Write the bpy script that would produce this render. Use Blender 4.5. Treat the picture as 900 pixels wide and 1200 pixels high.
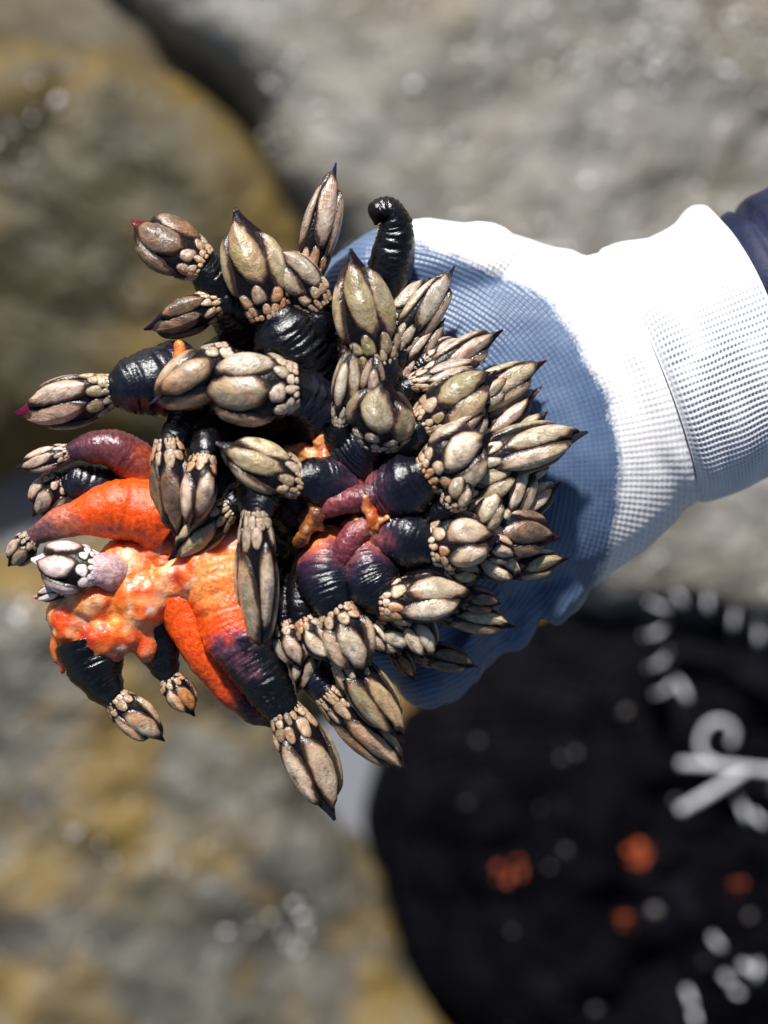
import bpy, math, random
import numpy as np
from mathutils import Vector, Matrix, noise

for o in list(bpy.data.objects):
    bpy.data.objects.remove(o, do_unlink=True)
scene = bpy.context.scene
col = scene.collection
rnd = random.Random(7)

# ------------------------------------------------------------------ camera
S = 0.28e-3            # metres per photo pixel at the bunch
D = 0.50               # camera to bunch
Z0 = 0.62              # height of the bunch above the rocks
ZC = Z0 + D
cam_d = bpy.data.cameras.new('camera')
cam = bpy.data.objects.new('camera', cam_d)
col.objects.link(cam)
cam.location = (0, 0, ZC)
cam.rotation_euler = (0, 0, 0)
cam_d.sensor_fit = 'HORIZONTAL'
cam_d.sensor_width = 36
cam_d.lens = 36 * D / (900 * S)
cam_d.clip_start = 0.02
cam_d.clip_end = 200
cam_d.dof.use_dof = True
cam_d.dof.focus_distance = D - 0.006
cam_d.dof.aperture_fstop = 5.0
scene.camera = cam
scene.render.resolution_x = 768
scene.render.resolution_y = 1024

# ------------------------------------------------------------------ light
SUN_EL, SUN_AZ = 39.0, -10.0      # azimuth from +Y (top of picture), + = clockwise
world = bpy.data.worlds.new('World')
scene.world = world
world.use_nodes = True
wn = world.node_tree
bg = wn.nodes['Background']
sky = wn.nodes.new('ShaderNodeTexSky')
sky.sky_type = 'NISHITA'
sky.sun_disc = False
sky.sun_elevation = math.radians(SUN_EL)
sky.sun_rotation = math.radians(SUN_AZ)
wn.links.new(sky.outputs[0], bg.inputs[0])
bg.inputs[1].default_value = 0.05
sd = bpy.data.lights.new('sun', 'SUN')
sd.energy = 5.0
sd.angle = math.radians(4.0)
sd.color = (1.0, 0.97, 0.93)
sun = bpy.data.objects.new('sun', sd)
col.objects.link(sun)
el, az = math.radians(SUN_EL), math.radians(SUN_AZ)
sdir = Vector((math.sin(az) * math.cos(el), math.cos(az) * math.cos(el), math.sin(el)))
sun.rotation_euler = sdir.to_track_quat('Z', 'Y').to_euler()
sun.location = sdir * 3
vs = scene.view_settings
vs.view_transform = 'Standard'
vs.look = 'None'
vs.exposure = 0.55
vs.gamma = 1.0

# ------------------------------------------------------------------ helpers
def P(x, y, z=0.0):
    """photo pixel + height above the bunch plane (same unit) -> world"""
    zw = Z0 + z * S
    f = (ZC - zw) / D * S
    return Vector(((x - 450) * f, (600 - y) * f, zw))

def G(x, y, zw):
    f = (ZC - zw) / D * S
    return Vector(((x - 450) * f, (600 - y) * f, zw))

def link(o, parent=None, kind=None, label=None, cat=None, group=None):
    col.objects.link(o)
    if parent is not None:
        o.parent = parent
    if kind: o['kind'] = kind
    if label: o['label'] = label
    if cat: o['category'] = cat
    if group: o['group'] = group
    return o

def mesh_from(name, v, f, mat=None, smooth=True, cols=None):
    me = bpy.data.meshes.new(name)
    me.from_pydata([tuple(map(float, p)) for p in v], [], [tuple(map(int, q)) for q in f])
    if mat: me.materials.append(mat)
    if smooth:
        me.polygons.foreach_set('use_smooth', [True] * len(me.polygons))
    if cols is not None:
        a = me.color_attributes.new('Col', 'FLOAT_COLOR', 'POINT')
        c = np.ones((len(v), 4), dtype=np.float32)
        c[:, :3] = np.asarray(cols, dtype=np.float32)
        a.data.foreach_set('color', c.ravel())
    me.update()
    return me

def fbm(p, s, o=4):
    return noise.fractal(Vector(p) * s, 1.0, 2.0, o)

def grid_faces(nr, ns, closed=True, off=0):
    f = []
    for i in range(nr - 1):
        for j in range(ns if closed else ns - 1):
            k = (j + 1) % ns
            f.append((off + i * ns + j, off + i * ns + k, off + (i + 1) * ns + k, off + (i + 1) * ns + j))
    return f

# ------------------------------------------------------------------ materials
class N:
    def __init__(s, name):
        s.m = bpy.data.materials.new(name)
        s.m.use_nodes = True
        s.t = s.m.node_tree
        s.b = s.t.nodes['Principled BSDF']
    def n(s, typ, **kw):
        o = s.t.nodes.new(typ)
        for k, v in kw.items():
            if hasattr(o, k): setattr(o, k, v)
        return o
    def l(s, a, b): s.t.links.new(a, b)
    def set(s, **kw):
        for k, v in kw.items():
            s.b.inputs[k.replace('_', ' ')].default_value = v
    def coord(s, out='Object'):
        return s.n('ShaderNodeTexCoord').outputs[out]
    def noise(s, vec, scale, detail=4, rough=.55, dist=0):
        o = s.n('ShaderNodeTexNoise')
        o.inputs['Scale'].default_value = scale
        o.inputs['Detail'].default_value = detail
        o.inputs['Roughness'].default_value = rough
        o.inputs['Distortion'].default_value = dist
        s.l(vec, o.inputs['Vector'])
        return o.outputs['Fac']
    def ramp(s, fac, stops, interp='LINEAR'):
        o = s.n('ShaderNodeValToRGB')
        o.color_ramp.interpolation = interp
        e = o.color_ramp.elements
        while len(e) < len(stops): e.new(0.5)
        for q, (p, c) in zip(e, stops):
            q.position = p
            q.color = (c[0], c[1], c[2], 1) if isinstance(c, tuple) else (c, c, c, 1)
        s.l(fac, o.inputs[0])
        return o.outputs[0]
    def mix(s, fac, a, b, mode='MIX'):
        o = s.n('ShaderNodeMix', data_type='RGBA', blend_type=mode)
        for inp, v in ((o.inputs[0], fac), (o.inputs[6], a), (o.inputs[7], b)):
            if isinstance(v, (int, float)): inp.default_value = v
            elif isinstance(v, tuple): inp.default_value = (*v, 1)
            else: s.l(v, inp)
        return o.outputs[2]
    def math(s, op, a, b=0.0):
        o = s.n('ShaderNodeMath', operation=op)
        for i, v in enumerate((a, b)):
            if isinstance(v, (int, float)): o.inputs[i].default_value = v
            else: s.l(v, o.inputs[i])
        return o.outputs[0]
    def bump(s, h, strength, dist, prev=None):
        o = s.n('ShaderNodeBump')
        o.inputs['Strength'].default_value = strength
        o.inputs['Distance'].default_value = dist
        s.l(h, o.inputs['Height'])
        if prev is not None: s.l(prev, o.inputs['Normal'])
        return o.outputs[0]
    def attr(s, name):
        return s.n('ShaderNodeAttribute', attribute_name=name)
    def out(s, color=None, normal=None, rough=None):
        if color is not None: s.l(color, s.b.inputs['Base Color'])
        if normal is not None: s.l(normal, s.b.inputs['Normal'])
        if rough is not None: s.l(rough, s.b.inputs['Roughness'])
        return s.m

def mat_plate(name, a, b, c, green, orange):
    m = N(name)
    g = m.n('ShaderNodeNewGeometry').outputs['Position']
    at = m.attr('Col')
    sep = m.n('ShaderNodeSeparateColor'); m.l(at.outputs['Color'], sep.inputs[0])
    oi = m.n('ShaderNodeObjectInfo').outputs['Random']
    n1 = m.noise(g, 190, 6, .68, .6)
    base = m.ramp(n1, [(.30, a), (.50, b), (.72, c)])
    tint = m.ramp(oi, [(0, (.50, .45, .42)), (.15, (1.1, 1.03, .96)), (.3, (.78, .77, .76)), (.45, (1.2, 1.1, 1.0)), (.6, (.62, .58, .48)), (.75, (1.12, 1.04, .98)), (.9, (.85, .66, .54)), (1, (1.0, .97, .94))])
    base = m.mix(1.0, base, tint, 'MULTIPLY')
    n2 = m.noise(g, 120, 4, .6)
    gm = m.ramp(n2, [(.54, 0.0), (.70, 1.0)])
    base = m.mix(m.math('MULTIPLY', gm, green), base, (.20, .19, .035))
    n3 = m.noise(m.n('ShaderNodeVectorMath', operation='ADD').outputs[0], 90)
    va = m.t.nodes[-1]
    vadd = [x for x in m.t.nodes if x.type == 'VECT_MATH'][0]
    m.l(g, vadd.inputs[0]); vadd.inputs[1].default_value = (.31, .17, .05)
    om = m.ramp(n3, [(.52, 0.0), (.68, 1.0)])
    base = m.mix(m.math('MULTIPLY', om, orange), base, (.55, .20, .05))
    # growth lines
    wob = m.noise(g, 500, 2)
    ph = m.math('ADD', m.math('MULTIPLY', sep.outputs[1], 52.0), m.math('MULTIPLY', wob, 14.0))
    line = m.math('SINE', ph)
    lm = m.ramp(m.math('MULTIPLY_ADD', line, .5), [(0.0, 0.80), (.5, 1.0)])
    base = m.mix(.28, base, lm, 'MULTIPLY')
    band = m.math('SINE', m.math('ADD', m.math('MULTIPLY', sep.outputs[1], 15.0), m.math('ADD', m.math('MULTIPLY', n1, 6.0), m.math('MULTIPLY', oi, 40.0))))
    base = m.mix(.38, base, m.ramp(m.math('MULTIPLY_ADD', band, .5), [(0, (.60, .50, .42)), (.55, (1, 1, 1)), (1, (1.25, 1.2, 1.12))]), 'MULTIPLY')
    # chitin margin of each plate
    edge = m.ramp(m.math('ADD', sep.outputs[0], m.math('MULTIPLY', m.math('SUBTRACT', wob, .5), .22)), [(.70, 0.0), (.83, 1.0)])
    e1 = m.ramp(m.math('ADD', sep.outputs[0], m.math('MULTIPLY', m.math('SUBTRACT', n1, .5), .35)), [(.52, 0.0), (.76, 1.0)])
    n6 = m.noise(g, 330, 5, .7, 1.0)
    base = m.mix(m.ramp(n6, [(.52, 0.0), (.66, .62)]), base, (.12, .085, .055))
    base = m.mix(m.math('MULTIPLY', e1, .55), base, (.28, .14, .06))
    base = m.mix(m.math('MULTIPLY', edge, .95), base, (.018, .010, .008))
    # pits and pale scuffs
    n4 = m.noise(g, 1500, 3, .7)
    base = m.mix(.5, base, m.ramp(n4, [(.3, .62), (.6, 1.12)]), 'MULTIPLY')
    bp = m.bump(line, .22, .00010)
    bp = m.bump(n1, .5, .0011, bp)
    bp = m.bump(n4, .35, .0003, bp)
    rg = m.ramp(n2, [(.3, .16), (.7, .36)])
    m.set(Specular_IOR_Level=.7)
    return m.out(base, bp, rg)

M_plate = mat_plate('plate_shell', (.34, .29, .225), (.53, .475, .395), (.70, .655, .585), .42, .28)
M_plate_green = mat_plate('plate_shell_green', (.27, .235, .13), (.47, .42, .285), (.64, .59, .47), .80, .15)
M_plate_orange = mat_plate('plate_shell_orange', (.34, .22, .13), (.50, .39, .28), (.63, .55, .45), .10, .85)
M_plate_dark = mat_plate('plate_shell_dark', (.055, .036, .030), (.13, .09, .072), (.26, .20, .165), .3, .4)
M_plate_white = mat_plate('plate_shell_white', (.66, .62, .68), (.76, .73, .80), (.84, .82, .86), .0, .0)
M_plate_pink = mat_plate('plate_shell_pink', (.33, .24, .205), (.51, .42, .365), (.66, .58, .52), .15, .25)

def mat_stalk(sss=0.0):
    m = N('stalk_flesh' if sss else 'stalk_skin')
    g = m.n('ShaderNodeNewGeometry').outputs['Position']
    at = m.attr('Col').outputs['Color']
    n1 = m.noise(g, 700, 4, .6)
    n2 = m.noise(g, 2600, 3, .6)
    c = m.mix(1.0, at, m.ramp(n1, [(.3, .62), (.7, 1.35)]), 'MULTIPLY')
    bp = m.bump(n1, .55 if sss else .30, .0011)
    bp = m.bump(n2, .18, .0004, bp)
    m.set(Specular_IOR_Level=.55)
    m.set(Coat_Weight=.0)
    m.b.inputs['Subsurface Weight'].default_value = sss
    m.b.inputs['Subsurface Scale'].default_value = .003
    m.b.inputs['Subsurface Radius'].default_value = (1, .3, .1)
    return m.out(c, bp, m.ramp(n1, [(.3, .11), (.7, .33)]))
M_stalk = mat_stalk()
M_stalk_wet = mat_stalk(.55)
WET = ('orange', 'flame', 'ember', 'lilac', 'rosy')

def mat_mantle():
    m = N('mantle_skin')
    g = m.n('ShaderNodeNewGeometry').outputs['Position']
    at = m.attr('Col').outputs['Color']
    n1 = m.noise(g, 900, 3)
    oi = m.n('ShaderNodeObjectInfo').outputs['Random']
    c = m.mix(.6, at, m.ramp(n1, [(.3, (.5, .5, .5)), (.7, (1.4, 1.2, 1.3))]), 'MULTIPLY')
    m.set(Specular_IOR_Level=.22)
    return m.out(c, m.bump(n1, .4, .0006), m.ramp(n1, [(.3, .25), (.7, .42)]))
M_mantle = mat_mantle()

def mat_flesh():
    m = N('torn_flesh')
    g = m.n('ShaderNodeNewGeometry').outputs['Position']
    at = m.attr('Col').outputs['Color']
    n1 = m.noise(g, 330, 5, .65)
    n2 = m.noise(g, 1100, 4, .6)
    c = m.mix(.75, at, m.ramp(n1, [(.3, (.62, .42, .34)), (.5, (1, 1, 1)), (.72, (1.2, 1.5, 1.9))]), 'MULTIPLY')
    bp = m.bump(n1, .32, .0012)
    bp = m.bump(n2, .6, .0006, bp)
    m.set(Specular_IOR_Level=.6, Coat_Weight=.35, Coat_Roughness=.12)
    m.b.inputs['Subsurface Weight'].default_value = .7
    m.b.inputs['Subsurface Scale'].default_value = .004
    m.b.inputs['Subsurface Radius'].default_value = (1, .35, .12)
    return m.out(c, bp, m.ramp(n2, [(.3, .08), (.7, .34)]))
M_flesh = mat_flesh()

# ================================================================== GROUND
def mat_rock(name, c0, c1, c2, stain, stain_amt, speck, sc=1.0, moss=(.10, .085, .02)):
    m = N(name)
    g = m.n('ShaderNodeNewGeometry').outputs['Position']
    n1 = m.noise(g, 7 * sc, 6, .62, .3)
    n2 = m.noise(g, 38 * sc, 5, .65)
    n3 = m.noise(g, 9 * sc, 5, .6, .8)
    c = m.ramp(n1, [(.30, c0), (.50, c1), (.70, c2)])
    st = m.ramp(n3, [(.48, 0.0), (.62, 1.0)])
    c = m.mix(m.math('MULTIPLY', st, stain_amt), c, stain)
    n5 = m.noise(g, 5.2 * sc, 5, .6, .8)
    c = m.mix(m.math('MULTIPLY', m.ramp(n5, [(.5, 0.0), (.66, 1.0)]), .75 * stain_amt), c, moss)
    c = m.mix(.65, c, m.ramp(n2, [(.3, .5), (.7, 1.4)]), 'MULTIPLY')
    v = m.n('ShaderNodeTexVoronoi'); v.inputs['Scale'].default_value = 85 * sc
    m.l(g, v.inputs['Vector'])
    sp = m.ramp(v.outputs['Distance'], [(.14, 1.0), (.24, 0.0)])
    gate = m.ramp(m.noise(g, 24, 3), [(.50, 0.0), (.60, 1.0)])
    c = m.mix(m.math('MULTIPLY', m.math('MULTIPLY', sp, gate), speck), c, (.62, .60, .58))
    bp = m.bump(n2, .8, .012)
    bp = m.bump(m.noise(g, 150, 4, .6), .6, .004, bp)
    m.set(Specular_IOR_Level=.5)
    return m.out(c, bp, m.ramp(n3, [(.35, .32), (.65, .7)]))

M_rock_grey = mat_rock('rock_grey', (.14, .128, .108), (.205, .192, .17), (.28, .267, .245), (.17, .12, .06), .45, .8, 1.0, (.14, .11, .06))
M_rock_olive = mat_rock('rock_olive', (.030, .024, .010), (.066, .052, .020), (.105, .088, .045), (.15, .09, .010), .85, .25, 1.0, (.05, .043, .014))
M_rock_mixed = mat_rock('rock_mixed', (.045, .042, .033), (.09, .083, .065), (.145, .135, .11), (.20, .12, .014), .75, .5, 1.0, (.22, .14, .02))
M_rock_brown = mat_rock('rock_brown', (.06, .04, .015), (.13, .085, .025), (.20, .14, .05), (.24, .12, .01), .7, .3, 1.0)
M_ground = mat_rock('ground_rock', (.05, .04, .02), (.09, .07, .035), (.14, .12, .08), (.13, .08, .015), .6, .3, 1.0)

n = 150
ext = 8.0
ax = np.sign(np.linspace(-1, 1, n)) * np.abs(np.linspace(-1, 1, n)) ** 2.4 * ext
gv, gf = [], []
for j in range(n):
    for i in range(n):
        x, y = ax[i], ax[j]
        z = .035 + .012 * fbm((x, y, 3.1), 1.1, 4) + .010 * fbm((x, y, 9.1), 6, 3) + .1 * max(0, math.hypot(x, y) - 1) * fbm((x, y, 5), .8, 3)
        for wx, wy, wr in ((-.30, -.02, .09), (-.26, .0, .06), (-.04, -.24, .08), (.0, -.20, .05)):
            z -= .05 * math.exp(-((x - wx) ** 2 + (y - wy) ** 2) / wr ** 2)
        z += .035 * math.exp(-((x + .20) ** 2 + (y - .33) ** 2) / .05)
        gv.append((x, y, z))
gf = grid_faces(n, n, closed=False)
link(bpy.data.objects.new('ground', mesh_from('ground', gv, gf, M_ground)), kind='structure')

def smooth_loop(pts, per=8):
    out = []
    n = len(pts)
    for i in range(n):
        p0, p1, p2, p3 = (Vector(pts[(i + k) % n]) for k in (-1, 0, 1, 2))
        for k in range(per):
            t = k / per
            out.append(0.5 * ((2 * p1) + (p2 - p0) * t + (2 * p0 - 5 * p1 + 4 * p2 - p3) * t * t + (-p0 + 3 * p1 - 3 * p2 + p3) * t ** 3))
    return out

def boulder(name, outline, top, low, mat, label, seed, cx=None, rough=.02, p=7, tilt=(0, 0), step=.007):
    pts = [G(x, y, top) for x, y in outline]
    pts = smooth_loop([(q.x, q.y, 0) for q in pts], 14)
    c = sum(pts, Vector()) / len(pts) if cx is None else Vector((*G(cx[0], cx[1], top).xy, 0))
    ang = np.array([math.atan2(q.y - c.y, q.x - c.x) for q in pts]); rad = np.array([(q - c).length for q in pts])
    o = np.argsort(ang); ang = ang[o]; rad = rad[o]
    x0, x1 = min(q.x for q in pts) - .05, max(q.x for q in pts) + .05
    y0, y1 = min(q.y for q in pts) - .05, max(q.y for q in pts) + .05
    nx, ny = int((x1 - x0) / step), int((y1 - y0) / step)
    v, idx, rr_ = [], {}, {}
    for j in range(ny + 1):
        for i in range(nx + 1):
            x, y = x0 + i * step, y0 + j * step
            xx = x + .022 * fbm((x, y, seed + 5), 7, 4); yy = y + .022 * fbm((x, y, seed + 15), 7, 4)
            r = math.hypot(xx - c.x, yy - c.y) / float(np.interp(math.atan2(yy - c.y, xx - c.x), ang, rad, period=2 * math.pi))
            if r > 1.09: continue
            e = min(r, 1.0)
            h = (1 - e ** p) ** .5
            z = low + (top - low) * h
            crack = abs(fbm((x + seed, y, seed), 2.6, 3))
            z -= .005 * math.exp(-(crack / .03) ** 2) * h
            z += rough * fbm((x + seed, y, seed * 2.3), 5, 5) * (.25 + .75 * h) + rough * .35 * fbm((x, y + seed, 1.7), 24, 4)
            z += (tilt[0] * (x - c.x) + tilt[1] * (y - c.y)) * h
            if r > 1.0: z -= (r - 1.0) * 2.5
            idx[(i, j)] = len(v); v.append((x, y, z))
    f = []
    for (i, j) in idx:
        q = [(i, j), (i + 1, j), (i + 1, j + 1), (i, j + 1)]
        if all(k in idx for k in q): f.append(tuple(idx[k] for k in q))
    ob = bpy.data.objects.new(name, mesh_from(name, v, f, mat))
    link(ob, label=label, cat='rock')
    return ob

boulder('boulder', [(40, -260), (105, -30), (225, 70), (268, 118), (300, 190), (352, 262), (420, 380), (520, 520), (640, 640), (700, 745), (800, 775), (930, 800), (1250, 840), (1350, 200), (1300, -330), (700, -420)],
        .115, .0, M_rock_grey, 'large pale grey boulder speckled white, rising behind the white cuff', 1.0, cx=(800, 150), rough=.013, p=14)
boulder('boulder', [(-330, -30), (-100, -28), (30, -16), (165, 34), (280, 122), (352, 225), (410, 400), (390, 540), (190, 572), (40, 566), (-120, 560), (-330, 540)],
        .105, .0, M_rock_olive, 'low olive brown wet rock with ochre algae beside the pale grey boulder', 4.0, rough=.014, p=7, tilt=(0, .20))
boulder('boulder', [(-330, -300), (60, -300), (160, -160), (90, -60), (40, -40), (-60, -50), (-330, -50)],
        .10, .0, M_rock_olive, 'dark brown rock beyond the black crack from the olive rock', 6.0, rough=.03)
boulder('boulder', [(-330, 610), (-60, 640), (50, 622), (170, 580), (290, 620), (345, 780), (362, 930), (420, 1000), (470, 1080), (520, 1200), (600, 1400), (200, 1560), (-330, 1500)],
        .09, .0, M_rock_mixed, 'broad mottled rock of grey and yellow ochre beside the black net bag', 9.0, rough=.022, p=8)
boulder('boulder', [(420, 760), (520, 700), (640, 690), (760, 680), (820, 760), (780, 900), (640, 960), (520, 950), (440, 900)],
        .055, .0, M_rock_brown, 'golden brown wet rock wedged under the black net bag', 12.0, rough=.03, p=5)

# shallow water in the channel between the rocks
M = N('water_surface'); M.set(Roughness=.06, Specular_IOR_Level=.5, Metallic=0.0)
M.b.inputs['Base Color'].default_value = (.20, .21, .24, 1)  # base colour lightened to imitate the bright sky haze it reflects
g = M.n('ShaderNodeNewGeometry').outputs['Position']
M.l(M.bump(M.noise(g, 30, 3), .35, .01), M.b.inputs['Normal'])
nw = 40
wv = [(-1.2 + 2.4 * i / (nw - 1), -1.2 + 2.4 * j / (nw - 1), .012 + .002 * fbm((i * .3, j * .3, 0), 1)) for j in range(nw) for i in range(nw)]
link(bpy.data.objects.new('water', mesh_from('water', wv, grid_faces(nw, nw, closed=False), M.m)), kind='structure')

# pale acorn barnacles crusting the rocks, far too many to count
bpy.context.view_layer.update()
dgr = bpy.context.evaluated_depsgraph_get()
M = N('crust_shell'); M.set(Roughness=.7)
oi_ = M.n('ShaderNodeNewGeometry').outputs['Random Per Island']
M_crust = M.out(M.ramp(oi_, [(0, (.36, .34, .31)), (.6, (.52, .50, .48)), (1, (.80, .79, .80))]))
vv, ff = [], []
for k in range(5200):
    x, y = rnd.uniform(-150, 1050), rnd.uniform(-150, 1350)
    dens = noise.noise(Vector((x, y, 0)) / 130) + .45 * noise.noise(Vector((x, y, 7)) / 45)
    top_right = (x > 300 and y < 720)
    if dens < (.16 if top_right else .50): continue
    q = G(x, y, .1)
    hit, loc, nor, idx, ob_, mt_ = scene.ray_cast(dgr, Vector((q.x, q.y, .5)), Vector((0, 0, -1)))
    if not hit or not ob_.name.startswith('boulder'): continue
    r = rnd.uniform(.001, .0030) * (1.4 if rnd.random() < .12 else 1)
    o = len(vv); ns = 7; h = r * .8
    for rr, hh in ((1.0, -.4), (.85, .5), (.4, .95)):
        for j in range(ns):
            t = 2 * math.pi * j / ns
            vv.append((loc.x + rr * r * math.cos(t), loc.y + rr * r * math.sin(t), loc.z + hh * h))
    ff += grid_faces(3, ns, off=o); ff.append(tuple(range(o + 2 * ns, o + 3 * ns)))
link(bpy.data.objects.new('acorn_barnacle_crust', mesh_from('acorn_barnacle_crust', vv, ff, M_crust)), kind='stuff', label='pale acorn barnacles crusting the grey and ochre rocks', cat='barnacles')

# ================================================================== HAND
def remesh_blob(pieces, voxel, smooth_it=6, name='blob'):
    v, f = [], []
    for pv, pf in pieces:
        o = len(v)
        v += [tuple(p) for p in pv]
        f += [tuple(i + o for i in q) for q in pf]
    me = mesh_from(name + '_src', v, f)
    ob = bpy.data.objects.new(name + '_src', me)
    col.objects.link(ob)
    r = ob.modifiers.new('r', 'REMESH'); r.mode = 'VOXEL'; r.voxel_size = voxel
    if smooth_it:
        s = ob.modifiers.new('s', 'SMOOTH'); s.factor = .5; s.iterations = smooth_it
    dg = bpy.context.evaluated_depsgraph_get()
    out = bpy.data.meshes.new_from_object(ob.evaluated_get(dg))
    bpy.data.objects.remove(ob, do_unlink=True)
    bpy.data.meshes.remove(me)
    out.name = name
    out.materials.clear()
    out.polygons.foreach_set('use_smooth', [True] * len(out.polygons))
    return out

def ellipsoid(c, rx, ry=None, rz=None, nu=20, nv=12):
    ry = ry or rx; rz = rz or rx
    v, f = [], []
    for i in range(1, nv):
        a = math.pi * i / nv
        for j in range(nu):
            b = 2 * math.pi * j / nu
            v.append((c.x + rx * math.sin(a) * math.cos(b), c.y + ry * math.sin(a) * math.sin(b), c.z + rz * math.cos(a)))
    f = [q[::-1] for q in grid_faces(nv - 1, nu)]
    f.append(tuple(range(nu)))
    f.append(tuple(range((nv - 2) * nu, (nv - 1) * nu))[::-1])
    return v, f

def capsule(a, b, ra, rb, k=7):
    """chain of overlapping spheres swept a->b as a capped tube"""
    d = (b - a); L = d.length; d.normalize()
    up = Vector((0, 0, 1)) if abs(d.z) < .9 else Vector((1, 0, 0))
    x = d.cross(up).normalized(); y = d.cross(x)
    prof = []
    for i in range(5):
        t = math.pi / 2 * (i + .3) / 5.3
        prof.append((-ra * math.cos(t), ra * math.sin(t)))
    for i in range(k + 1):
        t = i / k
        prof.append((L * t, ra + (rb - ra) * t))
    for i in range(5):
        t = math.pi / 2 * (i + 1) / 5.3
        prof.append((L + rb * math.sin(t), rb * math.cos(t)))
    ns = 16
    v = [tuple(a + d * s + (x * math.cos(2 * math.pi * j / ns) + y * math.sin(2 * math.pi * j / ns)) * r) for s, r in prof for j in range(ns)]
    f = grid_faces(len(prof), ns)
    f.append(tuple(range(ns))[::-1]); f.append(tuple(range((len(prof) - 1) * ns, len(prof) * ns)))
    return v, f

def loft(sections, ns=40, ex=2.05):
    """sections: list of (center, half axis vec A, half axis vec B)"""
    v = []
    for c, A, B in sections:
        for j in range(ns):
            t = 2 * math.pi * j / ns
            ct, st = math.cos(t), math.sin(t)
            v.append(tuple(c + A * math.copysign(abs(ct) ** (2 / ex), ct) + B * math.copysign(abs(st) ** (2 / ex), st)))
    f = grid_faces(len(sections), ns)
    f.append(tuple(range(ns))[::-1]); f.append(tuple(range((len(sections) - 1) * ns, len(sections) * ns)))
    return v, f

ZH = -130
secs = [((780, 300), (880, 543), 90), ((735, 316), (835, 552), 92), ((716, 302), (822, 578), 112), ((700, 300), (806, 596), 122), ((655, 293), (752, 648), 116),
        ((600, 276), (692, 690), 114), ((550, 263), (634, 700), 110), ((500, 255), (578, 730), 104), ((468, 260), (534, 768), 92),
        ((430, 272), (492, 795), 76), ((395, 296), (440, 800), 60), ((372, 335), (402, 750), 46)]
L_ = []
for T, B, hz in secs:
    a, b = P(*T, ZH), P(*B, ZH)
    L_.append(((a + b) / 2, (a - b) / 2, Vector((0, 0, hz * S))))
pieces = [loft(L_)]
for (a, b, ra, rb) in [
    # thumb along the top, behind the upright stalks
    ((560, 318, -100), (440, 322, -95), 62, 50), ((440, 322, -95), (350, 372, -88), 48, 38),
    # index, middle, ring fingers behind the bunch, bending up towards its front at the far side
    ((440, 420, -125), (320, 430, -140), 46, 42), ((320, 430, -140), (262, 440, -95), 42, 34),
    ((430, 520, -130), (300, 535, -146), 48, 42), ((300, 535, -146), (238, 545, -98), 42, 34),
    ((430, 620, -128), (310, 640, -142), 46, 40), ((310, 640, -142), (256, 650, -96), 40, 33),
    # little finger, folded under the lower edge
    ((590, 720, -125), (520, 778, -128), 44, 50), ((520, 778, -128), (420, 742, -125), 50, 38), ((420, 742, -125), (340, 712, -120), 36, 30),
    ((670, 645, -120), (650, 690, -122), 40, 40), ((610, 690, -116), (590, 735, -120), 34, 36), ((560, 720, -104), (545, 775, -112), 26, 36), ((500, 740, -100), (500, 790, -112), 30, 42)]:
    pieces.append(capsule(P(*a), P(*b), ra * S, rb * S))
glove_me = remesh_blob(pieces, .0013, 4, 'glove')

nv = len(glove_me.vertices)
co = np.empty(nv * 3); glove_me.vertices.foreach_get('co', co); co = co.reshape(-1, 3)
no = np.empty(nv * 3); glove_me.vertices.foreach_get('normal', no); no = no.reshape(-1, 3)
f_ = (ZC - co[:, 2]) / D * S
gx = co[:, 0] / f_ + 450; gy = 600 - co[:, 1] / f_
dist = np.hypot(gx - 430, gy - 560)
coat = np.zeros(nv); disp = np.zeros(nv)
for i in range(nv):
    p = Vector(co[i])
    wob = 6 * noise.noise(p * 90) + 3 * noise.noise(p * 300)
    sgn = 297 + wob - dist[i]
    if gx[i] > 455: sgn = min(sgn, gy[i] - (300 + .42 * (gx[i] - 470) - 28 + wob))      # bare knit along the thumb side
    if not (no[i, 2] > -.35 or gx[i] < 430 or gy[i] > 640): sgn = -9
    coat[i] = max(0.0, min(1.0, .5 + sgn / 24.0))
    # crumpled folds of the coating on the lower edge, soft buckling elsewhere
    k = max(0.0, min(1.0, (gy[i] - 640) / 90)) * max(.12, min(1.0, (gx[i] - 520) / 60)) * (1.0 if gx[i] < 640 else max(.3, 1 - (gx[i] - 640) / 40))
    t = (gx[i] * .8 + gy[i] * .3) / 15.0 + 2.4 * noise.noise(p * 40)
    fold = 1 - 2 * abs(math.sin(t * .5)) ** .6
    disp[i] = k * .0032 * fold + k * .0014 * noise.noise(p * 160) + .0006 * noise.noise(p * 45)
    # creases across the wrist
    kw = math.exp(-((gx[i] - 755 - (gy[i] - 440) * .4) / 40) ** 2)
    disp[i] += kw * .0011 * math.sin((gx[i] - gy[i] * .4) / 7.0 + 2 * noise.noise(p * 60)) * (.5 + .5 * noise.noise(p * 40))
co += no * disp[:, None]
glove_me.vertices.foreach_set('co', co.ravel())
a_ = glove_me.color_attributes.new('Col', 'FLOAT_COLOR', 'POINT')
cc = np.ones((nv, 4), dtype=np.float32)
cc[:, 0] = coat; cc[:, 1] = dist / 400.0
cc[:, 2] = np.arctan2(gy - 560, gx - 430) / math.pi
a_.data.foreach_set('color', cc.ravel())

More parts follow.
